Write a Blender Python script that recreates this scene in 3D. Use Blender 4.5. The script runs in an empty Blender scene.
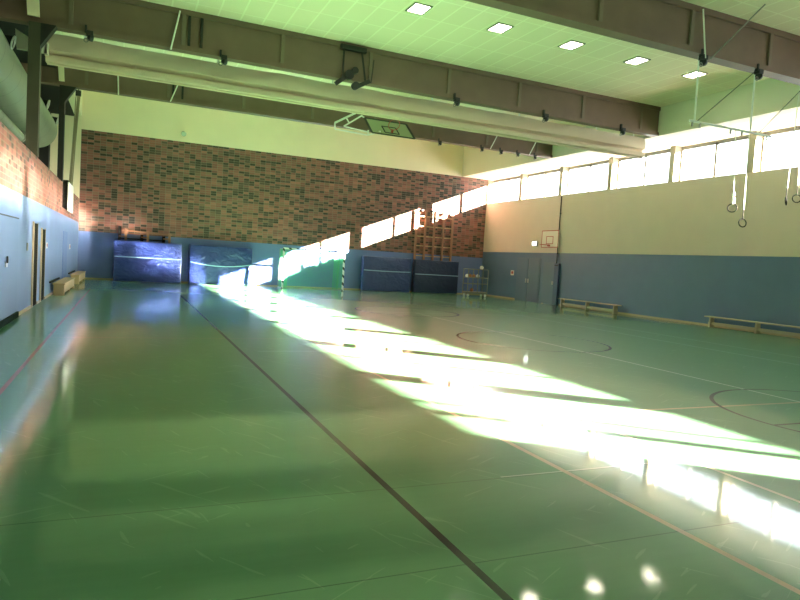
import bpy, bmesh, math, random
from mathutils import Vector, Matrix, Quaternion
random.seed(7)
SC = bpy.context.scene
COL = SC.collection
V = Vector

# ------------------------------------------------------------------ materials
MATS = {}
def principled(name, col, rough=.6, metal=0., spec=.5, **kw):
    m = bpy.data.materials.new(name); m.use_nodes = True
    b = m.node_tree.nodes['Principled BSDF']
    b.inputs['Base Color'].default_value = (*col, 1)
    b.inputs['Roughness'].default_value = rough
    b.inputs['Metallic'].default_value = metal
    b.inputs['Specular IOR Level'].default_value = spec
    for k, v in kw.items(): b.inputs[k].default_value = v
    MATS[name] = m
    return m

class NT:
    """small helper to write node maths"""
    def __init__(s, m): s.nt = m.node_tree; s.n = s.nt.nodes; s.l = s.nt.links
    def new(s, t, **kw):
        n = s.n.new(t)
        for k, v in kw.items(): setattr(n, k, v)
        return n
    def put(s, sock, v):
        if hasattr(v, 'is_output') or isinstance(v, bpy.types.NodeSocket): s.l.new(v, sock)
        else: sock.default_value = v
    def m(s, op, *a):
        n = s.new('ShaderNodeMath', operation=op)
        for i, x in enumerate(a): s.put(n.inputs[i], x)
        return n.outputs[0]
    def xyz(s):
        g = s.new('ShaderNodeNewGeometry'); p = s.new('ShaderNodeSeparateXYZ')
        s.l.new(g.outputs['Position'], p.inputs[0]); s.pos = g.outputs['Position']
        return p.outputs[0], p.outputs[1], p.outputs[2]
    def comb(s, x, y, z=0.):
        c = s.new('ShaderNodeCombineXYZ')
        for i, v in enumerate((x, y, z)): s.put(c.inputs[i], v)
        return c.outputs[0]
    def mix(s, f, a, b):
        n = s.new('ShaderNodeMix', data_type='RGBA')
        s.put(n.inputs[0], f)
        for i, v in ((6, a), (7, b)):
            if isinstance(v, tuple): v = (*v, 1) if len(v) == 3 else v
            s.put(n.inputs[i], v)
        return n.outputs[2]
    def noise(s, vec, scale=5., detail=2., rough=.5, dist=0.):
        n = s.new('ShaderNodeTexNoise')
        s.put(n.inputs['Vector'], vec); n.inputs['Scale'].default_value = scale
        n.inputs['Detail'].default_value = detail; n.inputs['Roughness'].default_value = rough
        n.inputs['Distortion'].default_value = dist
        return n.outputs[0]
    def white(s, vec):
        n = s.new('ShaderNodeTexWhiteNoise', noise_dimensions='3D'); s.put(n.inputs['Vector'], vec)
        return n.outputs[0]
    def ramp(s, f, stops, const=False):
        r = s.new('ShaderNodeValToRGB'); e = r.color_ramp
        if const: e.interpolation = 'CONSTANT'
        while len(e.elements) < len(stops): e.elements.new(.5)
        for el, (p, c) in zip(e.elements, stops): el.position = p; el.color = (*c, 1)
        s.put(r.inputs[0], f)
        return r.outputs[0]
    def bump(s, h, strength=.2, dist=.02):
        b = s.new('ShaderNodeBump'); b.inputs['Strength'].default_value = strength
        b.inputs['Distance'].default_value = dist; s.put(b.inputs['Height'], h)
        return b.outputs[0]

BLUE = (.13, .19, .42)
CREAM = (.90, .76, .57)

def brick_nodes(t, u, v, dark_amt=.3):
    """stack bonded bricks, cell 0.27 x 0.115 m"""
    U = t.m('DIVIDE', u, .27); W = t.m('DIVIDE', v, .115)
    cu = t.m('FLOOR', U); cv = t.m('FLOOR', W)
    cell = t.comb(cu, cv, 3.)
    w1 = t.white(cell); w2 = t.white(t.comb(cu, cv, 9.))
    clus = t.noise(t.comb(t.m('MULTIPLY', cu, .35), t.m('MULTIPLY', cv, .22), 0.), 1., 2.)
    d = t.m('ADD', w1, t.m('MULTIPLY', t.m('SUBTRACT', clus, .5), 1.1))
    col = t.ramp(d, [(0., (.055, .040, .033)), (dark_amt*.5, (.10, .062, .048)), (dark_amt, (.20, .105, .075)),
                     (dark_amt+.12, (.26, .098, .080)), (.75, (.31, .118, .094)), (.93, (.23, .10, .082))], True)
    hv = t.new('ShaderNodeHueSaturation'); hv.inputs['Saturation'].default_value = 1.
    t.put(hv.inputs['Value'], t.m('ADD', .78, t.m('MULTIPLY', w2, .44))); t.put(hv.inputs['Color'], col)
    col = hv.outputs[0]
    fu = t.m('SUBTRACT', U, cu); fv = t.m('SUBTRACT', W, cv)
    mu = t.m('MAXIMUM', t.m('LESS_THAN', fu, .045), t.m('LESS_THAN', fv, .11))
    return t.mix(mu, col, (.27, .215, .17)), mu

def wall_mat(name, axis, blue_top, brick_top=None, dark=.3, blue=BLUE, cream=CREAM):
    m = principled(name, cream, .55); t = NT(m); b = t.n['Principled BSDF']
    x, y, z = t.xyz(); u = x if axis == 'x' else y
    n1 = t.noise(t.pos, 1.3, 3.)
    def vary(c, k=.10):
        lo = tuple(q*(1-k) for q in c); hi = tuple(q*(1+k) for q in c)
        return t.mix(n1, lo, hi)
    col = vary(cream, .05)
    r = .75
    if brick_top:
        bc, mo = brick_nodes(t, u, z, dark)
        col = t.mix(t.m('LESS_THAN', z, brick_top), col, bc)
    isb = t.m('LESS_THAN', z, blue_top)
    col = t.mix(isb, col, vary(blue, .10))
    t.put(b.inputs['Base Color'], col)
    t.put(b.inputs['Roughness'], t.m('SUBTRACT', .75, t.m('MULTIPLY', isb, .32)))
    return m

M_FAR = wall_mat('far wall paint and brick', 'x', 2.25, 7.0, .34)
M_LEFT = wall_mat('near wall paint and brick', 'y', 2.646, 3.9, .16, blue=(.165, .255, .49))
M_RIGHT = wall_mat('backlit window wall paint', 'y', 2.633, None, cream=(.67, .565, .455), blue=(.105, .172, .27))  # same blue as the other walls, greyed to carry its backlit look
M_NEAR = wall_mat('end wall paint', 'x', 2.3, None)
M_CREAM = principled('cream paint', (.88, .77, .57), .7)
M_SOFFIT = principled('soffit paint', (.74, .70, .55), .7)

def ceiling_mat():
    m = principled('acoustic ceiling tiles', (.6, .8, .45), .85); t = NT(m); b = t.n['Principled BSDF']
    x, y, z = t.xyz()
    fx = t.m('FRACT', t.m('DIVIDE', t.m('ADD', x, 100*.5925-5.0), .5925)); fy = t.m('FRACT', t.m('DIVIDE', t.m('ADD', y, 100*1.19-15.35), 1.19))
    g = t.m('MAXIMUM', t.m('LESS_THAN', fx, .075), t.m('LESS_THAN', fy, .035))
    sp = t.noise(t.pos, 60., 2.); w = t.white(t.comb(t.m('FLOOR', t.m('DIVIDE', t.m('ADD', x, 54.25), .5925)), t.m('FLOOR', t.m('DIVIDE', t.m('ADD', y, 103.65), 1.19)), 1.))
    c = t.mix(t.m('MULTIPLY', t.m('ADD', sp, w), .5), (.82, .69, .51), (.88, .75, .56))
    t.put(b.inputs['Base Color'], t.mix(g, c, (.94, .84, .64)))
    return m
M_CEIL = ceiling_mat()

def floor_mat():
    m = principled('green sports floor', (.08, .25, .11), .16); t = NT(m); b = t.n['Principled BSDF']
    x, y, z = t.xyz()
    n = t.noise(t.pos, .6, 3.); n2 = t.noise(t.comb(t.m('MULTIPLY', x, 2.), t.m('MULTIPLY', y, 14.)), 1., 4.)
    c = t.mix(t.m('MULTIPLY', t.m('ADD', n, n2), .5), (.108, .272, .142), (.155, .345, .190))
    # scuffs: thin pale scratches
    for (ang, thr, sc, off) in ((.5, .715, (.9, 11.), 0.), (-.9, .72, (.8, 10.), 31.), (1.9, .73, (1.1, 12.), 57.)):
        ca, sa = math.cos(ang), math.sin(ang)
        u = t.m('ADD', t.m('MULTIPLY', x, ca), t.m('MULTIPLY', y, sa)); v = t.m('SUBTRACT', t.m('MULTIPLY', y, ca), t.m('MULTIPLY', x, sa))
        s = t.noise(t.comb(t.m('MULTIPLY', u, sc[0]), t.m('MULTIPLY', v, sc[1]), off), 1.6, 1., .4, .6)
        f = t.m('MULTIPLY', t.m('GREATER_THAN', s, thr), .13)
        c = t.mix(f, c, (.55, .72, .5))
    def band(v, a, w): return t.m('LESS_THAN', t.m('ABSOLUTE', t.m('SUBTRACT', v, a)), w/2)
    def rng(v, a, b_): return t.m('MULTIPLY', t.m('GREATER_THAN', v, a), t.m('LESS_THAN', v, b_))
    wear = t.m('GREATER_THAN', t.noise(t.pos, 3., 3.), .29)
    def line(c, mask, col, amt=1.):
        return t.mix(t.m('MULTIPLY', t.m('MULTIPLY', mask, wear), amt), c, col)
    BLK, WHT, TAN, RED, PAL = (.008, .008, .008), (.62, .68, .58), (.55, .42, .28), (.50, .10, .10), (.42, .62, .50)
    # sheet seams
    for ys in (2.97, 4.17):
        c = t.mix(t.m('MULTIPLY', t.m('MULTIPLY', band(y, ys, .010), t.m('LESS_THAN', x, 4.6)), .6), c, (.02, .06, .03))
    # transverse lines
    c = line(c, t.m('MULTIPLY', band(y, 5.93, .05), rng(x, 3.43, 14.65)), TAN)
    c = line(c, t.m('MULTIPLY', band(y, 4.19, .018), rng(x, 2.8, 5.)), WHT, .6)
    c = line(c, t.m('MULTIPLY', band(y, 12.43, .05), rng(x, -1.2, 4.)), (.40, .28, .20), .55)
    c = line(c, t.m('MULTIPLY', band(y, 10.8, .05), rng(x, 2.1, 3.45)), PAL, .45)
    c = line(c, t.m('MULTIPLY', band(y, 19.3, .06), rng(x, 3.4, 14.65)), PAL, .8)
    c = line(c, t.m('MULTIPLY', band(y, 5.0, .05), rng(x, 7.15, 10.75)), BLK)
    c = line(c, t.m('MULTIPLY', band(y, 27.0, .05), rng(x, -1.2, 14.65)), PAL, .4)
    # lengthwise lines
    c = line(c, t.m('MULTIPLY', band(x, -1.22, .05), t.m('LESS_THAN', y, 26.)), RED, .85)
    c = line(c, t.m('MULTIPLY', band(x, 1.82, .055), t.m('LESS_THAN', y, 24.)), BLK)
    c = line(c, t.m('MULTIPLY', band(x, 3.43, .055), t.m('LESS_THAN', y, 27.)), TAN)
    c = line(c, t.m('MULTIPLY', band(x, 4.85, .045), t.m('LESS_THAN', y, 5.93)), (.6, .55, .42))
    c = line(c, t.m('MULTIPLY', band(x, 9.02, .05), t.m('LESS_THAN', y, 19.3)), WHT)
    c = line(c, t.m('MULTIPLY', band(x, 13.25, .05), t.m('LESS_THAN', y, 27.)), PAL)
    c = line(c, t.m('MULTIPLY', band(x, 14.65, .05), t.m('LESS_THAN', y, 27.)), PAL)
    # centre circles
    for cy in (5.05, 12.43, 19.8):
        dx = t.m('SUBTRACT', x, 8.92); dy = t.m('SUBTRACT', y, cy)
        r = t.m('SQRT', t.m('ADD', t.m('MULTIPLY', dx, dx), t.m('MULTIPLY', dy, dy)))
        c = line(c, band(r, 1.78, .055), BLK)
    t.put(b.inputs['Base Color'], c)
    rn = t.noise(t.pos, 1.1, 3.)
    b.inputs['Roughness'].default_value = .285; b.inputs['Specular IOR Level'].default_value = .07
    b.inputs['Coat Weight'].default_value = .84; b.inputs['Coat IOR'].default_value = 1.40
    t.put(b.inputs['Coat Roughness'], t.m('ADD', .035, t.m('MULTIPLY', rn, .05)))
    b.inputs['IOR'].default_value = 1.5
    nm = t.bump(t.noise(t.pos, 2.2, 2.), .05, .02)
    t.put(b.inputs['Normal'], nm); t.put(b.inputs['Coat Normal'], nm)
    return m
M_FLOOR = floor_mat()

def girder_mat():
    m = principled('brown painted steel', (.105, .078, .060), .55); t = NT(m); b = t.n['Principled BSDF']
    x, y, z = t.xyz(); n = t.noise(t.pos, 2., 4.)
    t.put(b.inputs['Base Color'], t.mix(n, (.145, .088, .062), (.21, .132, .098)))
    return m
M_GIRDER = girder_mat()
M_GIRD2 = principled('brown steel stiffener', (.19, .135, .10), .55)
M_BLACK = principled('black metal', (.012, .012, .012), .5)
M_DARK = principled('dark parts and shade', (.009, .007, .006), .8)  # near-black; carries gallery and post shadow tone besides real dark parts
M_DARKG = principled('dark green rubber', (.008, .018, .013), .95, 0., .1)
M_COL = principled('olive steel column', (.060, .056, .034), .5)
M_COL2 = principled('black steel column', (.016, .014, .012), .5)
M_WOOD = principled('light beech wood', (.62, .42, .23), .4)
M_BWOOD = principled('weathered bench wood', (.50, .41, .28), .5)
M_REDWOOD = principled('reddish brown wood', (.33, .16, .10), .5)
M_BASE = principled('wooden baseboard', (.50, .36, .22), .5)
M_WHITE = principled('white enamel', (.88, .87, .84), .4)
M_OFFW = principled('off white board', (.78, .72, .62), .5)
M_GREYM = principled('grey metal', (.27, .27, .23), .4, .6)
M_CHROME = principled('pale metal handle', (.7, .7, .68), .3, .8)
M_RED = principled('red paint', (.45, .07, .05), .5)
M_ROPE = principled('hemp rope', (.34, .27, .17), .9)
M_STRAP = principled('white webbing', (.85, .85, .80), .8)
M_RING = principled('dark wooden ring', (.006, .005, .004), .8, 0., .1)
M_DOORB = principled('blue door paint', (.13, .185, .26), .45)
M_DOORL = principled('bright blue door paint', (.11, .20, .47), .45)
M_DOORD = principled('dark olive door', (.020, .018, .010), .9, 0., .1)
M_PAD = principled('navy padding', (.07, .11, .19), .5)
M_NET = principled('green netting', (.09, .44, .22), .8)
M_GLASSB = principled('milky backboard', (.42, .47, .32), .25)
M_FRAME = principled('window frame paint', (.19, .175, .15), .5)
M_PIER = principled('pier paint', (.42, .36, .27), .7)
M_BALLO = principled('orange leather', (.45, .20, .09), .6)
M_BALLW = principled('white leather', (.82, .82, .80), .5)
M_SLAB = principled('concrete slab', (.10, .09, .08), .9)

def mat_cover(name, col):
    m = principled(name, col, .30); t = NT(m); b = t.n['Principled BSDF']
    x, y, z = t.xyz()
    n = t.noise(t.comb(t.m('MULTIPLY', x, 1.5), y, t.m('MULTIPLY', z, 2.4)), 1.5, 2., .45, 1.4)
    t.put(b.inputs['Normal'], t.bump(n, .55, .12))
    return m
M_MATB = mat_cover('blue mat vinyl', (.024, .042, .19))
M_MATN = mat_cover('navy mat vinyl', (.02, .034, .10))
M_MATM = mat_cover('dusty blue mat vinyl', (.042, .062, .19))
M_PIPE = principled('pale blue strap', (.32, .50, .72), .4)

def curtain_mat():
    m = principled('beige curtain cloth', (.42, .36, .25), .7); t = NT(m); b = t.n['Principled BSDF']
    t.xyz(); n = t.noise(t.pos, .8, 3.)
    t.put(b.inputs['Base Color'], t.mix(n, (.60, .49, .35), (.68, .56, .40)))
    return m
M_CURT = curtain_mat()

def duct_mat():
    m = principled('galvanised duct', (.30, .35, .27), .38, .55); t = NT(m); b = t.n['Principled BSDF']
    x, y, z = t.xyz()
    f = t.m('FRACT', t.m('DIVIDE', t.m('ADD', y, 50.), 1.2))
    t.put(b.inputs['Base Color'], t.mix(t.m('LESS_THAN', f, .03), (.33, .38, .29), (.20, .23, .18)))
    return m
M_DUCT = duct_mat()

def post_mat():
    m = principled('black and white post', (.8, .8, .8), .4); t = NT(m); b = t.n['Principled BSDF']
    x, y, z = t.xyz()
    f = t.m('FRACT', t.m('DIVIDE', t.m('ADD', t.m('ADD', x, z), 20.-7.26+.15), .4))
    t.put(b.inputs['Base Color'], t.mix(t.m('LESS_THAN', f, .36), (.82, .82, .80), (.02, .02, .02)))
    return m
M_POST = post_mat()

def glass_mat():
    m = bpy.data.materials.new('window glass'); m.use_nodes = True; t = NT(m); t.n.clear()
    tr = t.new('ShaderNodeBsdfTransparent'); gl = t.new('ShaderNodeBsdfGlossy'); gl.inputs['Roughness'].default_value = .02
    tr.inputs[0].default_value = (.95, .97, .96, 1)
    lw = t.new('ShaderNodeLayerWeight'); lw.inputs[0].default_value = .5
    fr = t.m('ADD', .04, t.m('MULTIPLY', .6, t.m('POWER', lw.outputs['Facing'], 5.)))
    mx = t.new('ShaderNodeMixShader'); o = t.new('ShaderNodeOutputMaterial')
    t.l.new(fr, mx.inputs[0]); t.l.new(tr.outputs[0], mx.inputs[1]); t.l.new(gl.outputs[0], mx.inputs[2]); t.l.new(mx.outputs[0], o.inputs[0])
    return m
M_GLASS = glass_mat()

def emit_mat(name, col, s):
    m = bpy.data.materials.new(name); m.use_nodes = True; b = m.node_tree.nodes['Principled BSDF']
    b.inputs['Base Color'].default_value = (*col, 1); b.inputs['Emission Color'].default_value = (*col, 1); b.inputs['Emission Strength'].default_value = s
    return m
M_LAMP = emit_mat('lit lamp diffuser', (1., .90, .70), 2.4)
M_EXIT = emit_mat('lit sign face', (.85, 1., .88), .55)

# ------------------------------------------------------------------ mesh builder
class MB:
    def __init__(s): s.bm = bmesh.new()
    def box(s, x0, x1, y0, y1, z0, z1, bev=0., mi=0):
        r = bmesh.ops.create_cube(s.bm, size=1.)
        vs = r['verts']
        for v in vs:
            v.co = V(((x0+x1)/2+v.co.x*(x1-x0), (y0+y1)/2+v.co.y*(y1-y0), (z0+z1)/2+v.co.z*(z1-z0)))
        if mi:
            for f in {f for v in vs for f in v.link_faces}: f.material_index = mi
        if bev:
            es = list({e for v in vs for e in v.link_edges})
            bmesh.ops.bevel(s.bm, geom=es, offset=bev, segments=2, affect='EDGES', profile=.6)
        return s
    def bar(s, a, b, w, h, up=(0, 0, 1)):
        """rectangular bar from a to b"""
        a = V(a); b = V(b); d = (b-a); L = d.length; d.normalize(); u = V(up)
        if abs(d.dot(u)) > .98: u = V((0, 1, 0))
        sx = d.cross(u).normalized(); uz = sx.cross(d)
        r = bmesh.ops.create_cube(s.bm, size=1.)
        for v in r['verts']: v.co = (a+b)/2 + d*(v.co.x*L) + sx*(v.co.y*w) + uz*(v.co.z*h)
        return s
    def tube(s, a, b, r, r2=None, seg=12, caps=True):
        a = V(a); b = V(b); d = b-a; L = d.length
        q = V((0, 0, 1)).rotation_difference(d)
        k = bmesh.ops.create_cone(s.bm, cap_ends=caps, segments=seg, radius1=r, radius2=r if r2 is None else r2, depth=L)
        bmesh.ops.transform(s.bm, matrix=Matrix.Translation((a+b)/2) @ q.to_matrix().to_4x4(), verts=k['verts'])
        return s
    def path(s, pts, r, seg=8):
        for a, b in zip(pts[:-1], pts[1:]): s.tube(a, b, r, seg=seg)
        return s
    def ball(s, c, r, seg=16):
        k = bmesh.ops.create_uvsphere(s.bm, u_segments=seg, v_segments=seg//2+2, radius=r)
        for v in k['verts']: v.co += V(c)
        return s
    def torus(s, c, axis, R, r, n=28, k=8):
        q = V((0, 0, 1)).rotation_difference(V(axis)); g = []
        for i in range(n):
            a = 2*math.pi*i/n; row = []
            for j in range(k):
                b = 2*math.pi*j/k
                p = V(((R+r*math.cos(b))*math.cos(a), (R+r*math.cos(b))*math.sin(a), r*math.sin(b)))
                row.append(s.bm.verts.new(V(c)+q @ p))
            g.append(row)
        for i in range(n):
            for j in range(k):
                s.bm.faces.new((g[i][j], g[(i+1) % n][j], g[(i+1) % n][(j+1) % k], g[i][(j+1) % k]))
        return s
    def prism(s, pts, thick):
        """polygon pts (3D, planar) extruded by the vector thick"""
        a = [s.bm.verts.new(V(p)) for p in pts]; b = [s.bm.verts.new(V(p)+V(thick)) for p in pts]; n = len(pts)
        s.bm.faces.new(a); s.bm.faces.new(b[::-1])
        for i in range(n): s.bm.faces.new((a[i], b[i], b[(i+1) % n], a[(i+1) % n]))
        return s
    def grid(s, rows, close_v=False):
        g = [[s.bm.verts.new(V(p)) for p in r] for r in rows]
        n = len(g[0])
        for i in range(len(g)-1):
            for j in range(n if close_v else n-1):
                s.bm.faces.new((g[i][j], g[i+1][j], g[i+1][(j+1) % n], g[i][(j+1) % n]))
        return g
    def build(s, name, mat, parent=None, smooth=False, label=None):
        bmesh.ops.recalc_face_normals(s.bm, faces=s.bm.faces)
        if smooth:
            for f in s.bm.faces: f.smooth = True
            for e in s.bm.edges:
                if len(e.link_faces) == 2 and e.calc_face_angle(0) > .7: e.smooth = False
        # local origin at the mesh's base centre
        cs = [v.co for v in s.bm.verts]
        lo = V((min(c[i] for c in cs) for i in range(3))); hi = V((max(c[i] for c in cs) for i in range(3)))
        o0 = V(((lo.x+hi.x)/2, (lo.y+hi.y)/2, lo.z))
        for v in s.bm.verts: v.co -= o0
        me = bpy.data.meshes.new(name); s.bm.to_mesh(me); s.bm.free()
        for mm in (mat if isinstance(mat, (list, tuple)) else [mat]): me.materials.append(mm)
        o = bpy.data.objects.new(name, me); COL.objects.link(o)
        o['_w'] = list(o0)
        if parent is not None:
            pw = V(parent['_w']); o.parent = parent; o.location = o0-pw
        else: o.location = o0
        if label: o['label'] = label
        return o

def tag(o, label, cat, group=None):
    o['label'] = label; o['category'] = cat
    if group: o['group'] = group
    return o
def thing(name, loc, label, cat, group=None):
    o = bpy.data.objects.new(name, None); COL.objects.link(o); o.location = loc; o['_w'] = list(loc); o.empty_display_size = .1
    return tag(o, label, cat, group)
def struct(o, label=None):
    o['kind'] = 'structure'
    if label: o['label'] = label
    return o
def sthing(name, loc, label=None):
    o = bpy.data.objects.new(name, None); COL.objects.link(o); o.location = loc; o['_w'] = list(loc)
    return struct(o, label)
def copy_tree(o, delta, parent=None):
    c = o.copy(); COL.objects.link(c)
    if parent is not None: c.parent = parent
    else: c.location = V(o.location)+V(delta)
    for ch in list(o.children): copy_tree(ch, delta, c)
    return c

# ------------------------------------------------------------------ dimensions of the hall
XL, XR, YF, YN = -2.16, 19.965, 33.51, -9.4
ZC = 8.07; ZF = 8.95
XFAS = 18.15; ZSOF = 7.0; XGL = 20.36
SILL, HEAD = 5.57, 6.92

# ------------------------------------------------------------------ setting
struct(MB().box(-5.3, 20.8, YN-.3, YF+.3, -.25, 0).build('floor', M_FLOOR), 'glossy green sports floor with painted court lines')
struct(MB().box(XL-.3, XFAS, YN-.3, 25.05, ZC, ZC+.25).build('ceiling', M_CEIL), 'pale green tiled ceiling')
struct(MB().box(XL, 20.8, YF, YF+.3, 0, ZF).build('wall_far', M_FAR), 'far wall, blue base, stacked brick and cream top')
struct(MB().box(XL-.3, XL, YN, YF, 0, 3.76).build('wall_left', M_LEFT), 'blue wall with a brick band on top below the open gallery')
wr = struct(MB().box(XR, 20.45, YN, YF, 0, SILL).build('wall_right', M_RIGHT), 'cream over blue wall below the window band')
struct(MB().box(XL, 20.8, YN-.3, YN, 0, ZC).build('wall_near', M_NEAR))
struct(MB().box(XFAS, 20.8, YN, YF, ZSOF, ZF+.25).build('trim_1', M_SOFFIT), 'dropped soffit above the windows')
# gallery behind the brick parapet; its unlit look put into near-black surfaces
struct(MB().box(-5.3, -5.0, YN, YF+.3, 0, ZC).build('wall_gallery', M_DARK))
struct(MB().box(-5.0, XL-.3, YN, YF, 3.3, 3.5).build('floor_gallery', M_SLAB))
struct(MB().box(-3.42, XL, YF, YF+.3, 3.5, ZC).build('wall_gallery_far', M_CREAM), 'pale end wall of the gallery')
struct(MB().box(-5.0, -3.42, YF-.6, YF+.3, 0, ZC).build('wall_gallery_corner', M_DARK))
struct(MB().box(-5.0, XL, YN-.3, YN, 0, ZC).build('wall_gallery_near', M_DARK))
struct(MB().box(XL-.3, XFAS, 24.95, YF+.3, ZF, ZF+.25).box(XL-.3, XFAS, 24.95, 25.05, ZC+.25, ZF).build('ceiling_far', M_CREAM), 'plain raised ceiling strip between the far girder and end wall')
struct(MB().box(XL-.3, XL, 25.05, YF, 7.6, ZF).build('trim_4', M_CREAM))
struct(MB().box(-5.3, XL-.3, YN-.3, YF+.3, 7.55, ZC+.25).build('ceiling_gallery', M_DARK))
# window band: piers, frames and panes
PITCH = 3.55; Y0 = 33.5
k = 0; piers = []
while True:
    yp = Y0-PITCH*k
    if yp < YN+.2: break
    piers.append(yp); k += 1
for yp in piers:
    MB().box(XR+.01, 20.42, yp-.13 if yp < 33 else yp-.06, yp+.13 if yp < 33 else YF, SILL, ZSOF).build('pier', M_PIER, wr)
struct(MB().box(20.30, 20.45, YN, YF, HEAD, ZSOF).build('trim_2', M_FRAME), 'window head rail')
struct(MB().box(20.20, 20.45, YN, piers[-1]-.13, SILL, HEAD).build('trim_3', M_FRAME))
for i in range(len(piers)-1):
    a, b = piers[i+1]+.13, piers[i]-.13
    f = MB(); xa, xb = 20.32, 20.40; mid = (a+b)/2
    f.box(xa, xb, a, a+.06, SILL, HEAD); f.box(xa, xb, b-.06, b, SILL, HEAD)
    f.box(xa, xb, mid-.055, mid+.055, SILL, HEAD); f.box(xa, xb, a+.06, b-.06, SILL, SILL+.06); f.box(xa, xb, a+.06, b-.06, HEAD-.06, HEAD)
    if i == len(piers)-2: f.box(xa, xb, -8.05, -7.80, SILL+.06, HEAD-.06)  # extra bar out of view, added to cast one more floor stripe
    w = struct(f.build('window_%d' % (i+1), M_FRAME))
    MB().box(20.355, 20.365, (a+.06 if i < len(piers)-2 else -7.8), mid-.055, SILL+.06, HEAD-.06).build('pane', M_GLASS, w)
    MB().box(20.355, 20.365, mid+.055, b-.06, SILL+.06, HEAD-.06).build('pane', M_GLASS, w)
# baseboards, broken at the doors
bb = MB()
for a, b in ((15.72, 17.85), (18.95, 19.45), (20.62, 25.75), (27.75, YF)): bb.box(XL, XL+.02, a, b, 0, .07)
struct(bb.build('baseboard_left', M_BASE))
struct(MB().box(XL+.02, XR, YF-.02, YF, 0, .06).build('baseboard_far', M_BASE))
bb = MB()
for a, b in ((29.75, YF-.02), (YN, 25.8), (27.1, 27.25)): bb.box(XR-.025, XR, a, b, 0, .08)
struct(bb.build('baseboard_right', M_BASE))

# girders: box beams with panel relief, stiffeners as parts
def girder(n, yf, yr, label):
    g = MB()
    g.box(-5.0, XFAS, yf+.06, yr-.02, 7.02, ZC)            # web
    g.box(-5.0, XFAS, yf, yr, 7.0, 7.13)                   # bottom flange
    g.box(-5.0, XFAS, yf+.01, yr, ZC-.14, ZC)              # top flange
    o = struct(g.build('girder', M_GIRDER), label)
    x = 1.14-2.68
    while x < XFAS-.3:
        MB().box(x, x+.10, yf+.004, yf+.062, 7.13, ZC-.14).build('stiffener', M_GIRD2, o)
        x += 2.68
    for x in (1.30, 1.62):
        MB().box(x, x+.07, yf+.01, yf+.062, 7.13, ZC-.14).build('slot_cover', M_BLACK, o)
    return o
girder(1, 11.22, 11.55, 'brown steel girder closest to the viewer, gymnastic rings below it')
girder(2, 18.28, 18.58, 'middle brown steel girder, beige curtain pack behind it')
girder(3, 24.75, 25.05, 'brown steel girder closest to the brick end wall')
# columns at the gallery front
def column(y, w, d, mat, label):
    c = MB(); x1 = -2.13; x0 = x1-w
    c.box(x0, x1, y, y+d, 3.76, 7.0)
    o = struct(c.build('column', mat), label)
    MB().prism([(x1, y, 7.0), (x1+.34, y, 7.0), (x1, y, 6.45)], (0, d, 0)).build('haunch', M_COL2, o)
    MB().prism([(x0-.02, y-.02, 7.12), (x1-.02, y-.02, 7.12), (x1-.06, y-.02, 7.9), (x0-.08, y-.02, 7.9)], (0, -.05, 0)).build('head_plate', M_CREAM, o)
    return o
column(18.16, .26, .28, M_COL, 'olive steel column carrying the middle girder')
column(24.76, .17, .26, M_COL2, 'black steel column carrying the girder by the end wall')

# doors
def leftdoor(n, y0, y1, h, mat, label, jamb=True):
    r = sthing('door_%d' % n, (XL, (y0+y1)/2, 0), label)
    MB().box(XL, XL+.012, y0+.04, y1-.03, .01, h-.03).build('door_leaf', mat, r)
    if jamb:
        MB().box(XL, XL+.03, y0-.10, y0+.04, 0, h).box(XL, XL+.015, y1-.03, y1+.01, 0, h).build('jamb', M_BASE, r)
    return r
leftdoor(2, 17.98, 18.85, 2.13, M_DOORD, 'dark door with pale wooden jamb, closer to the steel gate')
leftdoor(3, 19.62, 20.5, 2.02, M_DOORD, 'dark door further along, closer to the wooden benches')
d = leftdoor(4, 25.85, 27.6, 2.1, M_DOORL, 'plain blue door between the two benches', False)
g = sthing('door_1', (XL, 12.6, 0), 'wide equipment room gate flush in the blue wall')
M_GATE = principled('gate paint', (.16, .25, .48), .45)
MB().box(XL, XL+.012, 9.6, 15.62, .12, 2.10).build('gate_panel', M_GATE, g)
MB().box(XL, XL+.02, 9.6, 15.64, 2.10, 2.125).build('head_seal', M_BLACK, g)
MB().box(XL, XL+.05, 9.6, 15.68, 0, .12).build('bottom_seal', M_DARKG, g)
MB().box(XL+.012, XL+.03, 14.1, 14.3, 1.12, 1.22).build('handle_plate', M_CHROME, g).__setitem__('label', 'pale metal handle plate')
MB().box(XL+.03, XL+.05, 14.15, 14.25, 1.2, 1.33).build('handle', M_BLACK, g)
# double door on the window side
dd = sthing('door_5', (XR, 28.4, 0), 'blue double door in the blue wall under the window band')
for (a, b) in ((28.66, 29.62), (27.62, 28.62)):
    l = MB().box(XR-.03, XR, a, b, .02, 2.3, .006).build('door_leaf', M_DOORB, dd)
    yh = 28.75 if a > 28.6 else 28.53
    MB().box(XR-.06, XR-.03, yh-.035, yh+.035, 1.0, 1.22).build('handle', M_CHROME, l)
MB().box(XR-.018, XR, 29.62, 29.70, 0, 2.36).box(XR-.018, XR, 27.54, 27.62, 0, 2.36).box(XR-.018, XR, 27.54, 29.70, 2.3, 2.36).build('jamb', M_DOORB, dd)
d6 = sthing('door_6', (XR, 26.7, 0), 'single blue door beside the padded strip')
l = MB().box(XR-.03, XR, 26.28, 27.25, .02, 2.15, .006).build('door_leaf', M_DOORB, d6)
MB().box(XR-.06, XR-.03, 26.36, 26.44, 1.02, 1.20).build('handle', M_CHROME, l)

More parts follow.
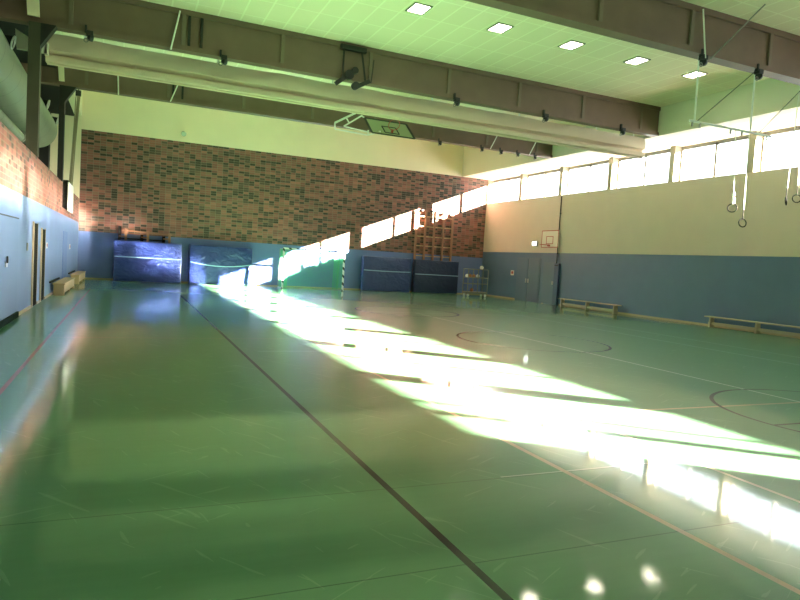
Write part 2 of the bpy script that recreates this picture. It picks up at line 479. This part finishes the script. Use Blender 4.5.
# ------------------------------------------------------------------ divider curtain behind the middle girder
cur = thing('divider_curtain', (8.1, 18.95, 6.26), 'long beige divider curtain packed up behind the middle girder', 'curtain')
prof = [(18.93, 7.0), (18.915, 6.94), (18.90, 6.8), (18.885, 6.66), (18.885, 6.575), (18.99, 6.55), (19.03, 6.50), (18.98, 6.455), (18.875, 6.44), (18.855, 6.36), (18.87, 6.29), (18.95, 6.27), (19.08, 6.28), (19.13, 6.4), (19.12, 6.7), (19.10, 7.0)]
rows = []; N = 170
for i in range(N+1):
    u = i/N; x = XL+.07+u*(18.12-XL-.07); row = []
    for j, (y, z) in enumerate(prof):
        top = 1. if j < 5 else .35
        sw = .018*math.sin(u*23+j*.6)+.012*math.sin(u*61+j*1.7)+.010*math.sin(u*131+j)
        fold = .05*max(0., math.sin(math.pi*min(1., max(0., (u-.80)/.2))))*math.sin(j*1.5+u*30) if j < 12 else 0
        dz = .02*math.sin(u*9.)*top if 0 < j < 12 else 0.
        row.append((x, y-sw*top-fold*.7, z+dz*.8+.012*math.sin(u*47)*top))
    rows.append(row)
m = MB(); gg = m.grid(rows, True); m.bm.faces.new(gg[0][::-1]); m.bm.faces.new(gg[-1])
m.build('curtain_cloth', M_CURT, cur, True)
m = MB(); m.tube((XL+.1, 18.99, 6.25), (18.1, 18.99, 6.25), .03); m.build('bottom_tube', M_CURT, cur, True)
for x in (-1.2, 2.2, 5.6, 9.0, 12.4, 15.8, 17.6):
    MB().box(x-.03, x+.03, 18.99, 19.0, 6.98, ZC).build('hanging_strap', M_STRAP, cur)
MB().prism([(-2.70, 18.66, 6.41), (-2.04, 18.66, 6.41), (-2.04, 18.66, 6.70), (-2.40, 18.66, 6.72), (-2.74, 18.66, 6.90)], (0, .06, 0)).box(-2.1, -2.02, 18.66, 18.95, 6.41, 6.7).build('bracket_or_shadow', M_SOFFIT, cur, label='pale wall bracket')

# ------------------------------------------------------------------ ceiling lights
names = ['square recessed ceiling light directly above the folded basketball hoop', 'second recessed ceiling light of the row, next along from the hoop end', 'middle recessed ceiling light of the row of five', 'recessed ceiling light second from the window side', 'recessed ceiling light at the window end of the row']
for i, x in enumerate((6.52, 8.91, 11.27, 13.67, 16.02)):
    t = thing('ceiling_light', (x, 14.87, ZC-.02), names[i], 'light', 'recessed lights between the girders')
    s, h = .20, .26
    MB().box(x-s-.05, x-s, 14.87-h-.04, 14.87+h+.04, ZC-.025, ZC).box(x+s, x+s+.05, 14.87-h-.04, 14.87+h+.04, ZC-.025, ZC).box(x-s, x+s, 14.87-h-.04, 14.87-h, ZC-.025, ZC).box(x-s, x+s, 14.87+h, 14.87+h+.04, ZC-.025, ZC).build('frame', M_GREYM, t)
    MB().box(x-s, x+s, 14.87-h, 14.87+h, ZC-.018, ZC-.001).build('diffuser', M_LAMP, t)

# ------------------------------------------------------------------ girder clamps
def clamp(x, y, z, label, group, s=1.):
    t = thing('beam_clamp', (x, y, z), label, 'clamp', group)
    MB().box(x-.07*s, x+.07*s, y-.07*s, y+.07*s, z-.05*s, z+.05*s, .01).build('clamp_body', M_BLACK, t)
    MB().box(x-.10*s, x-.06*s, y-.05*s, y+.03*s, z, z+.16*s).build('jaw', M_BLACK, t)
    MB().tube((x-.02, y-.02, z-.09*s), (x+.05*s, y+.02, z-.09*s), .075*s).build('pulley_wheel', M_BLACK, t, True)
    MB().torus((x-.07*s, y-.02, z-.16*s), (0, 1, 0), .04*s, .012*s, 14, 6).build('hook', M_GREYM, t, True)
    return t
for x, lb in ((-1.05, 'small black clamp under the middle girder by the olive column'), (2.25, 'small black clamp under the middle girder, above the first crash mat'),
              (9.5, 'small black clamp under the middle girder, just past the folded hoop'), (12.95, 'small black clamp under the middle girder, third along from the strapped trolley'),
              (16.35, 'small black clamp under the middle girder at its window end')):
    clamp(x, 18.22, 6.97, lb, 'clamps under the middle girder', 1.15)
# the large strapped trolley on the middle girder
t = thing('rope_trolley', (5.98, 18.19, 6.7), 'black strapped trolley with pulleys hung over the middle girder', 'trolley')
MB().box(5.55, 6.36, 18.16, 18.28, 7.83, 7.98, .01).build('top_block', M_BLACK, t)
MB().bar((5.66, 18.21, 7.85), (5.66, 18.19, 6.95), .05, .03).build('strap', M_BLACK, t)
MB().bar((6.22, 18.21, 7.85), (6.38, 18.19, 6.95), .05, .03).build('strap', M_BLACK, t)
MB().bar((6.62, 18.23, 7.7), (6.55, 18.19, 7.0), .03, .02).build('strap', M_BLACK, t)
MB().bar((5.45, 18.19, 6.80), (5.72, 18.19, 7.02), .09, .12).build('pulley_arm', M_BLACK, t)
MB().bar((6.05, 18.19, 6.78), (6.5, 18.19, 7.04), .09, .12).build('pulley_arm', M_BLACK, t)
MB().tube((5.85, 18.25, 7.12), (5.85, 18.12, 7.12), .14, seg=18).build('pulley_wheel', M_BLACK, t, True)
MB().tube((6.02, 18.25, 7.27), (6.02, 18.12, 7.27), .10, seg=18).build('pulley_wheel', M_BLACK, t, True)
MB().tube((6.06, 18.25, 6.83), (6.06, 18.10, 6.83), .11, seg=18).build('pulley_wheel', M_BLACK, t, True)
for x, lb in ((12.2, 'small clamp under the far girder, furthest of five from the windows'), (14.3, 'second small clamp under the far girder, counted from the folded hoop'), (15.3, 'middle small clamp of five under the far girder'),
              (16.2, 'fourth small clamp under the far girder, counted from the folded hoop'), (17.15, 'small clamp under the far girder at its window end')):
    clamp(x, 24.70, 6.96, lb, 'clamps under the far girder', .85)

# thin rods
def rod(a, b, r, label):
    t = tag(MB().tube(a, b, r, seg=8).build('steel_rod', M_STRAP, None, True), label, 'rod', 'thin pale rods at the girders'); return t
rod((1.08, 18.27, 8.0), (.88, 18.27, 6.95), .022, 'thin white rod slanting down the face of the middle girder')
rod((-.52, 24.735, 8.0), (-.47, 24.735, 6.95), .022, 'thin upright white rod on the far girder, above the first crash mat')
rod((1.62, 24.735, 8.0), (1.25, 24.735, 6.98), .022, 'slanting white rod on the far girder beside the dark slots')
rod((15.25, 24.735, 8.0), (14.75, 24.735, 6.99), .022, 'slanting pale rod on the far girder, further from the windows than its twin')
rod((17.35, 24.735, 8.0), (16.85, 24.735, 6.99), .022, 'slanting pale rod on the far girder close to the windows')

# ------------------------------------------------------------------ folded ceiling basketball hoop
t = thing('ceiling_basketball_hoop', (9.2, 23.6, 6.5), 'basketball hoop on white folding frame tucked up under the far girder', 'basketball hoop')
TL, BL = V((8.46, 24.0, 7.31)), V((8.46, 23.05, 6.58)); w = V((1.80, 0, 0)); e = (BL-TL).normalized(); nrm = V((0, e.z, -e.y)).normalized()
if nrm.z < 0: nrm = -nrm
bl = MB().prism([TL, TL+w, BL+w, BL], nrm*-.03).build('backboard', M_GLASSB, t)
def on(u, v, h=.004): return TL+w*u+(BL-TL)*v+nrm*h
def strip(mb, a, b, wd, h=.004):
    mb.bar(on(*a, h), on(*b, h), wd, .012, nrm)
fr = MB()
for a, b in (((0, 0), (1, 0)), ((1, 0), (1, 1)), ((1, 1), (0, 1)), ((0, 1), (0, 0))): strip(fr, a, b, .09)
fr.build('border', M_BLACK, bl, label='black padded border')
sq = MB()
for a, b in (((.33, .42), (.66, .42)), ((.66, .42), (.66, .85)), ((.66, .85), (.33, .85)), ((.33, .85), (.33, .42))): strip(sq, a, b, .05, .006)
sq.build('target_square', M_BLACK, bl)
c = on(.5, .78, .33)
MB().torus(c, (BL-TL).cross(w).cross(w).normalized(), .225, .012).bar(on(.5, .78, .0), on(.5, .78, .11), .10, .06, (1, 0, 0)).build('rim', M_RED, t, True)
A1, B1, C1 = V((8.30, 24.35, 7.60)), V((7.35, 24.35, 7.02)), V((8.75, 24.3, 6.72))
f = MB()
f.bar(A1, B1, .08, .08); f.bar(A1+V((.12, -.1, -.16)), B1+V((.35, -.1, -.10)), .06, .06); f.bar(A1, A1+V((0, 0, .4)), .08, .08)
f.bar(B1, B1+V((.02, 0, -.24)), .05, .05); f.bar(B1+V((.02, 0, -.24)), C1, .05, .05); f.bar(B1+V((.35, -.1, -.10)), C1+V((0, 0, .12)), .04, .04); f.bar(C1, C1+V((0, 0, .2)), .05, .05)
f.bar(A1+V((.12, -.1, -.16)), TL+V((.1, .03, -.05)), .05, .05); f.bar(C1, BL+V((.35, .05, .1)), .05, .05); f.bar((7.8, 24.35, 7.3), (7.9, 24.25, 7.1), .05, .05)
f.bar(A1+V((0, 0, .05)), A1+V((0, .42, .05)), .06, .06)
f.build('folding_frame', M_WHITE, t)

# ------------------------------------------------------------------ gymnastic rings at the near girder
YG = 11.36
t = thing('ring_frame', (13.6, YG, 5.4), 'white pipe frame hanging on rods below the girder', 'gym rig')
MB().tube((12.2, YG, 5.47), (15.05, YG, 5.47), .028).build('cross_pipe', M_WHITE, t, True)
for x in (12.34, 14.27): MB().tube((x, YG, 7.0), (x+(.02), YG, 5.47), .022).build('hanging_rod', M_WHITE, t, True)
MB().tube((12.45, YG, 5.49), (14.22, YG-.03, 6.95), .010).build('brace_rod', M_BLACK, t)
MB().tube((14.6, YG, 5.50), (16.05, YG-.03, 6.85), .010).build('brace_rod', M_BLACK, t)
MB().tube((12.15, 11.19, 8.0), (12.33, 11.17, 6.9), .018).build('tie_rod', M_STRAP, t, True)
MB().tube((13.06, 10.3, 8.0), (12.48, 11.17, 6.9), .016).build('tie_rod', M_GREYM, t, True)
for x in (12.3, 12.55, 13.6, 14.0, 14.9): MB().box(x-.015, x+.015, YG-.02, YG+.02, 5.34, 5.45).build('hook', M_GREYM, t)
for x, lb in ((12.34, 'dark clamp holding the first rod of the white ring frame'), (14.25, 'dark clamp holding the second rod of the white ring frame'), (16.02, 'dark clamp above the ring that hangs furthest out')):
    clamp(x, 11.24, 6.93, lb, 'clamps under the near girder', 1.1)
def ring(x, z, ztop, yaw, mat, label, xt=None):
    xt = x if xt is None else xt
    t = thing('gymnastic_ring', (x, YG, z-.1), label, 'gymnastic ring', 'gymnastic rings on straps')
    MB().torus((x, YG, z), (math.sin(yaw), -math.cos(yaw), .15), .105, .014, 26, 8).build('ring', M_RING, t, True)
    MB().bar((x, YG, z+.10), (x, YG, z+.34), .018, .012, (1, 0, 0)).build('leather_loop', mat, t)
    MB().bar((x, YG, z+.34), (xt, YG, ztop), .022, .008, (1, 0, 0)).build('strap', M_STRAP, t)
    return t
ring(13.90, 3.54, 5.43, -.9, M_STRAP, 'dark ring with knotted white strap under the white pipe frame', 13.78)
MB_k = MB().box(13.88, 13.95, YG-.03, YG+.03, 3.66, 3.80, .015).box(13.87, 13.93, YG-.03, YG+.03, 3.84, 3.93, .015)
kn = MB_k.build('strap_knot', M_STRAP, [o for o in COL.objects if o.name.startswith('gymnastic_ring')][0])
ring(14.31, 3.20, 5.43, -.25, M_RING, 'lowest dark ring on a plain strap beside the knotted one', 14.27)
ring(15.86, 3.90, 6.9, .75, M_RING, 'dark ring turned edge on, hanging from the girder', 15.98)
ring(16.27, 4.0, 6.9, -.6, M_RING, 'dark ring hanging furthest out beneath the near girder', 16.2)

# ------------------------------------------------------------------ end wall furniture
def crash_mat(x0, x1, y0, y1, h, mat, label, seam=.52, sag=0., lean=0.):
    t = thing('crash_mat', ((x0+x1)/2, (y0+y1)/2, 0), label, 'gym mat', 'crash mats against the end wall')
    b = MB(); b.box(x0, x1, y0, y1, 0.004, h, .05)
    bmesh.ops.subdivide_edges(b.bm, edges=[e for e in b.bm.edges if e.calc_length() > .25], cuts=14, use_grid_fill=True)
    rr = random.Random(int(x0*100)); p1, p2 = rr.random()*6, rr.random()*6
    for v in b.bm.verts:
        if y0-.001 <= v.co.y < y0+.06 and .08 < v.co.z < h-.06:
            u = (v.co.x-x0)/(x1-x0); q = v.co.z/h
            v.co.y += .014*math.sin(u*9+p1+q*4)+.010*math.sin(q*13+u*5+p2)-.03*math.sin(math.pi*u)*math.sin(math.pi*q)
    b.build('mat_cover', mat, t, True)
    pts = []
    n = 14
    for i in range(n+1):
        u = i/n; pts.append((x0+.03+u*(x1-x0-.06), y0-.045, h*seam-sag*4*u*(1-u)))
    m = MB()
    for a, c in zip(pts[:-1], pts[1:]): m.bar(a, c, .012, .045)
    m.build('pull_strap', M_PIPE, t, label='pale blue strap')
    return t
crash_mat(-.60, 2.44, 32.60, 33.16, 1.93, M_MATB, 'blue crash mat beneath the wooden posts, catching bright reflections', .60)
crash_mat(2.84, 5.90, 32.86, 33.46, 1.94, M_MATB, 'blue crash mat beside the goal, half in sun', .56, .16)
crash_mat(12.02, 14.93, 32.92, 33.24, 1.92, M_MATM, 'creased dusty blue crash mat between goal and climbing frame', .60, .02)
crash_mat(15.17, 18.03, 32.92, 33.24, 1.92, M_MATN, 'dark navy crash mat under the climbing frame', .56, .0)

# wooden posts with rail behind the first mat
t = thing('wooden_rail_rack', (.9, 33.2, 0), 'low wooden rail with three posts standing behind the crash mat', 'gym rack')
for x, z1 in ((-.10, 2.50), (.89, 2.47), (1.88, 2.42)):
    MB().box(x-.055, x+.055, 33.22, 33.32, 0, z1, .01).build('post', M_REDWOOD, t)
MB().bar((-.30, 33.27, 2.42), (2.0, 33.27, 2.33), .06, .07).build('rail', M_REDWOOD, t)
for x in (-.38, .62, 1.62): MB().box(x-.07, x+.07, 33.38, 33.48, 1.9, 2.62 if x < 0 else 2.25).build('bracket_or_shadow', M_DARK, t, label='dark block as post shadow')  # dark blocks shaped as the shadows of the posts on the wall
MB().box(-.40, 1.65, 33.40, 33.46, 2.0, 2.06).build('bracket_bar', M_DARK, t)
for x in (-.38, .62, 1.62): MB().box(x-.03, x+.25, 33.24, 33.40, 2.1, 2.16).build('bracket_arm', M_REDWOOD, t)

# climbing frame
t = thing('climbing_ladder', (16.4, YF-.12, 0), 'tall reddish wooden climbing frame of square openings on brick wall', 'climbing frame')
for i, x in enumerate((15.30, 15.88, 16.46, 17.06, 17.65)):
    MB().box(x-.055, x+.055, YF-.21, YF-.10, 0, 4.78 if i != 1 else 4.80, .008).build('upright', M_REDWOOD, t)
for z in (4.43, 3.85, 3.27, 2.72, 2.14, 1.55):
    MB().box(15.30, 17.65, YF-.175, YF-.135, z-.022, z+.022).build('rung', M_WOOD, t)
for x in (15.30, 16.46, 17.65):
    for z in (1.0, 4.6): MB().box(x-.02, x+.02, YF-.10, YF-.022, z-.03, z+.03).build('bracket_or_shadow', M_BLACK, t)
for x in (15.62, 16.25, 17.25): MB().box(x-.06, x+.06, YF-.22, YF-.03, 4.72, 4.82, .01).build('latch', M_BLACK, t)

# handball goal
GX0, GX1, GY, GD = 7.22, 10.42, 31.50, 1.0
t = thing('handball_goal', ((GX0+GX1)/2, GY+.5, 0), 'handball goal with black and white posts and green net', 'goal')
MB().box(GX0-.04, GX0+.04, GY, GY+.08, 0, 2.08).build('post', M_POST, t)
MB().box(GX1-.04, GX1+.04, GY, GY+.08, 0, 2.08).build('post', M_POST, t)
MB().box(GX0+.04, GX1-.04, GY, GY+.08, 2.0, 2.08).build('crossbar', M_POST, t)
for x in (GX0, GX1):
    f = MB(); f.path([(x, GY+.06, 2.02), (x, GY+.9, 2.0), (x, GY+1.05, .03), (x, GY+.06, .03)], .02); f.build('rear_support', M_GREYM, t, True)
MB().tube((GX0, GY+1.05, .03), (GX1, GY+1.05, .03), .02).build('ground_bar', M_GREYM, t)
net = MB(); sp = .06; th = .0075
def rear(x, q): return V((x, GY+.86+.15*(1-q), .03+q*1.95))
n = int((GX1-GX0)/sp)
for i in range(n+1):
    x = GX0+i*sp; net.bar(rear(x, 0), rear(x, 1), th, .004, (0, 1, 0))
for j in range(33):
    q = j/32; net.bar(rear(GX0, q), rear(GX1, q), th, .004, (0, 1, 0))
for xs in (GX0+.01, GX1-.01):
    for j in range(33):
        q = j/32; net.bar((xs, GY+.05, .03+q*1.95), rear(xs, q), th, .004, (1, 0, 0))
    for i in range(26):
        y = GY+.06+i*.033; net.bar((xs+.02*math.sin(i*1.9), y, .03), (xs+.02*math.sin(i), y, 1.98), th, .004, (1, 0, 0))
# bunched folds near the posts
for xs, sgn in ((GX0+.05, 1), (GX1-.05, -1)):
    for i in range(16):
        x = xs+sgn*.022*i; net.bar((x, GY+.66+.03*math.sin(i*2.1), .03), (x-sgn*.05, GY+.66, 1.9), .013, .004, (0, 1, 0))
for i in range(0, n+1, 1):
    x = GX0+i*sp; net.bar((x, GY+.06, 2.0), (x, GY+.86, 1.98), th, .004)
net.build('net', M_NET, t)

# ball cart and balls
t = thing('ball_cart', (18.3, 31.3, 0), 'wheeled metal ball cart in the corner by the navy mat', 'cart')
cx0, cx1, cy0, cy1 = 17.62, 18.90, 31.0, 31.55
fr = MB()
for x in (cx0, cx1, (cx0+cx1)/2):
    for y in (cy0, cy1): fr.tube((x, y, .20), (x, y, 1.55), .026, seg=8)
for z in (.24, .72, 1.08, 1.55):
    for y in (cy0, cy1): fr.tube((cx0, y, z), (cx1, y, z), .02, seg=8)
    for x in (cx0, cx1, (cx0+cx1)/2): fr.tube((x, cy0, z), (x, cy1, z), .02, seg=8)
fr.build('frame', M_GREYM, t, True)
for z in (.25, .70, 1.05): MB().box(cx0, cx1, cy0, cy1, z, z+.02).build('shelf', M_BWOOD if z < .5 else M_GREYM, t)
MB().box(cx0-.03, cx1+.03, cy0-.03, cy1+.03, .15, .25).build('base_tray', M_GREYM, t)
for x in (cx0+.08, cx1-.08):
    for y in (cy0+.06, cy1-.06): MB().tube((x, y-.02, .075), (x, y+.02, .075), .075, seg=16).box(x-.03, x+.03, y-.03, y+.03, .08, .155).build('wheel', M_WHITE, t, True)
tag(MB().ball((18.62, 31.28, 1.66), .11).build('ball', M_BALLW, None, True), 'white ball on top of the ball cart', 'ball', 'balls on the ball cart')
for q, (x, z, mt, lb) in enumerate(((17.66, 1.17, M_BALLW, 'pale ball at the mat end of the cart shelf'), (17.86, 1.17, M_BALLO, 'orange ball beside the pale ball at the mat end of the shelf'), (18.10, 1.17, M_BALLO, 'orange ball just short of the cart middle post'), (18.36, 1.17, M_BALLW, 'pale ball just past the cart middle post'),
        (18.02, .37, M_BALLO, 'brown ball on the bottom tray of the ball cart'))):
    tag(MB().ball((x, 31.22, z), .10).build('ball', mt, None, True), lb, 'ball', 'balls on the ball cart')

# ------------------------------------------------------------------ window wall: hoop, exit sign, notice, pad, benches
t = thing('wall_basketball_hoop', (XR-.1, 26.71, 2.88), 'white basketball backboard with red rim on the cream wall', 'basketball hoop')
bd = MB().box(XR-.16, XR-.12, 26.01, 27.41, 2.90, 3.78, .006).build('backboard', M_OFFW, t)
sq = MB()
for (a, b, c, d_) in ((26.43, 27.01, 3.08, 3.11), (26.43, 27.01, 3.45, 3.48), (26.43, 26.47, 3.11, 3.45), (26.97, 27.01, 3.11, 3.45)): sq.box(XR-.165, XR-.16, a, b, c, d_)
for (a, b, c, d_) in ((26.01, 27.41, 2.90, 2.94), (26.01, 27.41, 3.74, 3.78), (26.01, 26.05, 2.94, 3.74), (27.37, 27.41, 2.94, 3.74)): sq.box(XR-.165, XR-.16, a, b, c, d_)
sq.build('marking', M_RED, bd)
MB().torus((XR-.47, 26.71, 3.02), (0, 0, 1), .225, .014).box(XR-.26, XR-.165, 26.65, 26.77, 2.96, 3.05).build('rim', M_RED, t, True)
for y in (26.26, 27.16): MB().box(XR-.12, XR, y-.04, y+.04, 3.0, 3.7).build('wall_mount', M_GREYM, t)
tag(MB().tube((XR-.04, 26.17, 2.10), (XR-.04, 26.17, 5.50), .022, seg=8).box(XR-.05, XR, 26.14, 26.20, 4.6, 4.64).box(XR-.05, XR, 26.14, 26.20, 2.6, 2.64).build('wall_conduit', M_DARKG, None, True), 'thin dark conduit running up the cream wall past the backboard', 'pipe')
pad = thing('post_padding', (XR-.08, 26.05, 0), 'upright navy pad on the wall beside the bench', 'padding')
MB().box(XR-.14, XR-.03, 25.86, 26.22, .02, 2.1, .03).build('pad_body', M_PAD, pad)
MB().box(XR-.15, XR-.138, 25.9, 26.18, 1.98, 2.02).build('pad_strap', M_BLACK, pad)
ex = thing('exit_sign', (XR-.05, 26.8, 3.22), 'small lit green and white exit sign beside the backboard', 'sign')
ex['label'] = 'small lit emergency exit sign on cream wall before the backboard'
YE = 28.15
ex.location = (XR-.05, YE, 2.98); ex['_w'] = [XR-.05, YE, 2.98]
MB().box(XR-.08, XR, YE-.22, YE+.22, 2.98, 3.24, .01).build('sign_housing', M_GREYM, ex)
MB().box(XR-.086, XR-.08, YE-.18, YE+.18, 3.01, 3.21).build('sign_face', M_EXIT, ex)
M_SGREEN = principled('sign green', (.05, .40, .18), .5)
MB().box(XR-.089, XR-.086, YE-.15, YE-.02, 3.085, 3.135).prism([(XR-.089, YE-.02, 3.05), (XR-.089, YE-.02, 3.17), (XR-.089, YE+.1, 3.11)], (.003, 0, 0)).build('arrow', M_SGREEN, ex)
def notice(loc, nx, w, h, label):
    x, y, z = loc
    n = thing('wall_notice', loc, label, 'sign', 'small red and white notices')
    a, b = (x, x+.01) if nx > 0 else (x-.01, x); fx = (x+.01, x+.013) if nx > 0 else (x-.013, x-.01)
    MB().box(a, b, y-w/2, y+w/2, z, z+h).build('plate', M_OFFW, n)
    MB().box(*fx, y-w*.3, y+w*.3, z+h*.3, z+h*.8).build('pictogram', M_RED, n)
notice((XR, 30.15, 1.34), -1, .32, .28, 'red and white notice on blue wall near the double door')
notice((XL, 20.95, 1.46), 1, .26, .17, 'small red and white notice beside the dark door')
notice((XL, 28.9, 1.40), 1, .4, .2, 'small red and white notice past the bright blue door')
tag(MB().box(XL, XL+.02, 16.95, 17.12, 1.42, 1.60, .004).build('switch_plate', M_GREYM), 'small grey switch plate between the gate and dark door', 'switch')

def bench(cx, ya, yb, label, mat, h=.40, wd=.28, legs=3, side=1):
    t = thing('gym_bench', (cx, (ya+yb)/2, 0), label, 'bench', 'long wooden gym benches')
    MB().box(cx-wd/2, cx+wd/2, ya, yb, h-.04, h, .008).build('seat', mat, t)
    for i in range(legs):
        y = ya+.22+(yb-ya-.44)*i/(legs-1)
        MB().prism([(cx-wd*.42, y-.03, 0), (cx+wd*.42, y-.03, 0), (cx+wd*.34, y-.03, h-.04), (cx-wd*.34, y-.03, h-.04)], (0, .06, 0)).build('leg', mat, t)
    MB().box(cx-.03, cx+.03, ya+.1, yb-.1, .09, .19).build('balance_beam', mat, t)
    return t
bench(19.66, 21.25, 25.35, 'long wooden bench at the blue wall, beside the navy pad', M_BWOOD)
bench(19.66, 12.6, 16.72, 'long wooden bench at the blue wall, closer to the viewer', M_BWOOD)
def box_bench(ya, yb, label):
    cx = -1.93
    t = thing('gym_bench', (cx, (ya+yb)/2, 0), label, 'bench', 'long wooden gym benches')
    MB().box(cx-.17, cx+.17, ya, yb, .335, .38, .008).build('seat', M_WOOD, t)
    for y in (ya+.05, (ya+yb)/2, yb-.25): MB().box(cx-.15, cx+.15, y, y+.20, .0, .335, .006).build('leg', M_WOOD, t)
    MB().box(cx+.10, cx+.15, ya+.25, yb-.25, .08, .335).build('side_panel', M_WOOD, t)
    return t
box_bench(22.2, 26.4, 'light wooden box bench by the blue wall, closer to the dark doors')
box_bench(28.7, 32.9, 'light wooden box bench by the blue wall, in the corner')
tag(MB().box(XL, XL+.05, 21.8, 24.6, .40, .45, .005).build('wall_strip', M_DARK), 'dark strip on blue wall above the nearer box bench', 'rail')  # thin dark strip along the wall at bench-top height
tag(MB().box(XL, XL+.05, 28.5, 31.5, .40, .45, .005).build('wall_strip', M_DARK), 'dark strip on blue wall above the corner box bench', 'rail')

# backboard on the gallery-side brick
t = thing('side_basketball_board', (-2.05, 26.1, 2.7), 'white backboard on dark box mount, brick parapet behind', 'basketball hoop')
MB().box(-2.155, -1.99, 25.2, 27.0, 2.9, 3.85).build('box_mount', M_DARK, t)
MB().box(-1.99, -1.95, 25.1, 27.1, 2.78, 3.78, .005).build('backboard', M_WHITE, t)

# ------------------------------------------------------------------ gallery: ducts with nozzles, climbing ropes
t = thing('ventilation_duct', (-3.3, 19, 5.6), 'large round grey ventilation duct running along the gallery', 'duct')
MB().tube((-3.45, 6.0, 6.05), (-3.45, 28.8, 6.05), .74, seg=48).tube((-3.45, 28.8, 6.05), (-3.45, 29.1, 6.05), .74, .62, seg=48).build('duct_body', M_DUCT, t, True)
for y in (10.9, 14.5, 18.1, 21.8, 25.4, 28.6):
    n = MB().tube((-2.98, y, 6.44), (-2.70, y, 6.40), .13, .15, seg=20).build('nozzle', M_BLACK, t, True)
    MB().torus((-2.69, y, 6.40), (1, 0, -.25), .15, .022, 22, 8).build('nozzle_rim', M_CHROME, n, True)
for y in (8.0, 15.5, 22.2, 28.0): MB().box(-3.48, -3.42, y-.03, y+.03, 6.75, 7.55).build('hanger', M_BLACK, t)
t = thing('small_duct', (-2.85, 14, 4.4), 'slim grey pipe lying low behind the brick parapet', 'duct')
MB().tube((-2.85, 6.0, 4.5), (-2.85, 20.4, 4.5), .14, seg=20).build('pipe_body', M_DUCT, t, True)
MB().torus((-2.85, 20.4, 4.5), (0, 1, 0), .15, .03, 20, 8).build('end_flange', M_GREYM, t, True)
for y in (9., 14., 19.): MB().box(-2.9, -2.8, y-.03, y+.03, 3.5, 4.38).build('support', M_BLACK, t)

t = thing('climbing_ropes', (-2.06, 28.6, 3.6), 'bundle of climbing ropes drawn aside against the corner', 'rope')
MB().box(-2.12, -1.92, 28.95, 29.1, 7.58, 7.80, .01).build('rope_clamp', M_BLACK, t)
MB().tube((-2.02, 29.02, 7.78), (-2.02, 29.02, ZC), .03).build('hanger', M_GREYM, t)
for i in range(5):
    dx = (i-2)*.040
    pts = []
    for q in range(9):
        u = q/8; pts.append((-2.02+dx*(1-u*.4)-.06*u+.02*math.sin(u*3+i), 29.0-1.9*u, 7.6-3.95*u))
    MB().path(pts, .019, 7).build('rope', M_ROPE, t, True)

# small lamp on the cream strip above the brick
t = thing('wall_spotlight', (2.34, YF-.1, 7.3), 'small round spotlight on the pale strip above the brick wall', 'lamp')
MB().tube((2.34, YF, 7.38), (2.34, YF-.10, 7.38), .05, seg=16).build('bracket', M_GREYM, t, True)
MB().tube((2.34, YF-.10, 7.42), (2.36, YF-.26, 7.34), .09, .12, seg=20).build('lamp_head', M_GREYM, t, True)

# ------------------------------------------------------------------ light
d = V((-1, .832, -.403)).normalized()
sun = bpy.data.lights.new('sun', 'SUN'); sun.energy = 30.; sun.angle = math.radians(.53); sun.color = (1., .87, .72)
so = bpy.data.objects.new('sun', sun); COL.objects.link(so); so.rotation_euler = d.to_track_quat('-Z', 'Y').to_euler(); so.location = (40, -10, 30)
for i in range(len(piers)-1):
    a, b = piers[i+1]+.13, piers[i]-.13
    L = bpy.data.lights.new('window_portal', 'AREA'); L.shape = 'RECTANGLE'; L.size = HEAD-SILL; L.size_y = b-a; L.cycles.is_portal = True
    o = bpy.data.objects.new('window_portal', L); COL.objects.link(o); o.location = (20.44, (a+b)/2, (SILL+HEAD)/2); o.rotation_euler = (0, math.radians(90), 0)
W = bpy.data.worlds.new('sky'); SC.world = W; W.use_nodes = True
bg = W.node_tree.nodes['Background']; bg.inputs[0].default_value = (.86, .94, 1., 1); bg.inputs[1].default_value = .85

# ------------------------------------------------------------------ camera (solved from the hall's vanishing points)
f_px, yaw, pitch, roll, h = 629.502, math.radians(23.564), math.radians(3.387), math.radians(3.47), 1.665
fw = V((math.sin(yaw)*math.cos(pitch), math.cos(yaw)*math.cos(pitch), -math.sin(pitch)))
r = V((math.cos(yaw), -math.sin(yaw), 0)); u = r.cross(fw)
r2 = r*math.cos(roll)+u*math.sin(roll); u2 = u*math.cos(roll)-r*math.sin(roll)
cam = bpy.data.cameras.new('camera'); co = bpy.data.objects.new('camera', cam); COL.objects.link(co)
mw = Matrix.Identity(4)
for i in range(3): mw[i][0] = r2[i]; mw[i][1] = u2[i]; mw[i][2] = -fw[i]
mw[2][3] = h
co.matrix_world = mw
cam.sensor_width = 36.; cam.lens = f_px/800*36.; cam.clip_start = .05; cam.clip_end = 300
SC.camera = co

for o in COL.objects:
    if '_w' in o: del o['_w']
vs = SC.view_settings
SC.display_settings.display_device = 'sRGB'
vs.view_transform = 'Standard'; vs.look = 'None'; vs.gamma = 1.; vs.use_curve_mapping = False; vs.exposure = 3.68
cy = SC.cycles
cy.max_bounces = 10; cy.diffuse_bounces = 6; cy.glossy_bounces = 6; cy.transparent_max_bounces = 12
cy.caustics_reflective = True; cy.blur_glossy = 0.; cy.sample_clamp_indirect = 45.
cy.use_denoising = True; cy.use_guiding = True
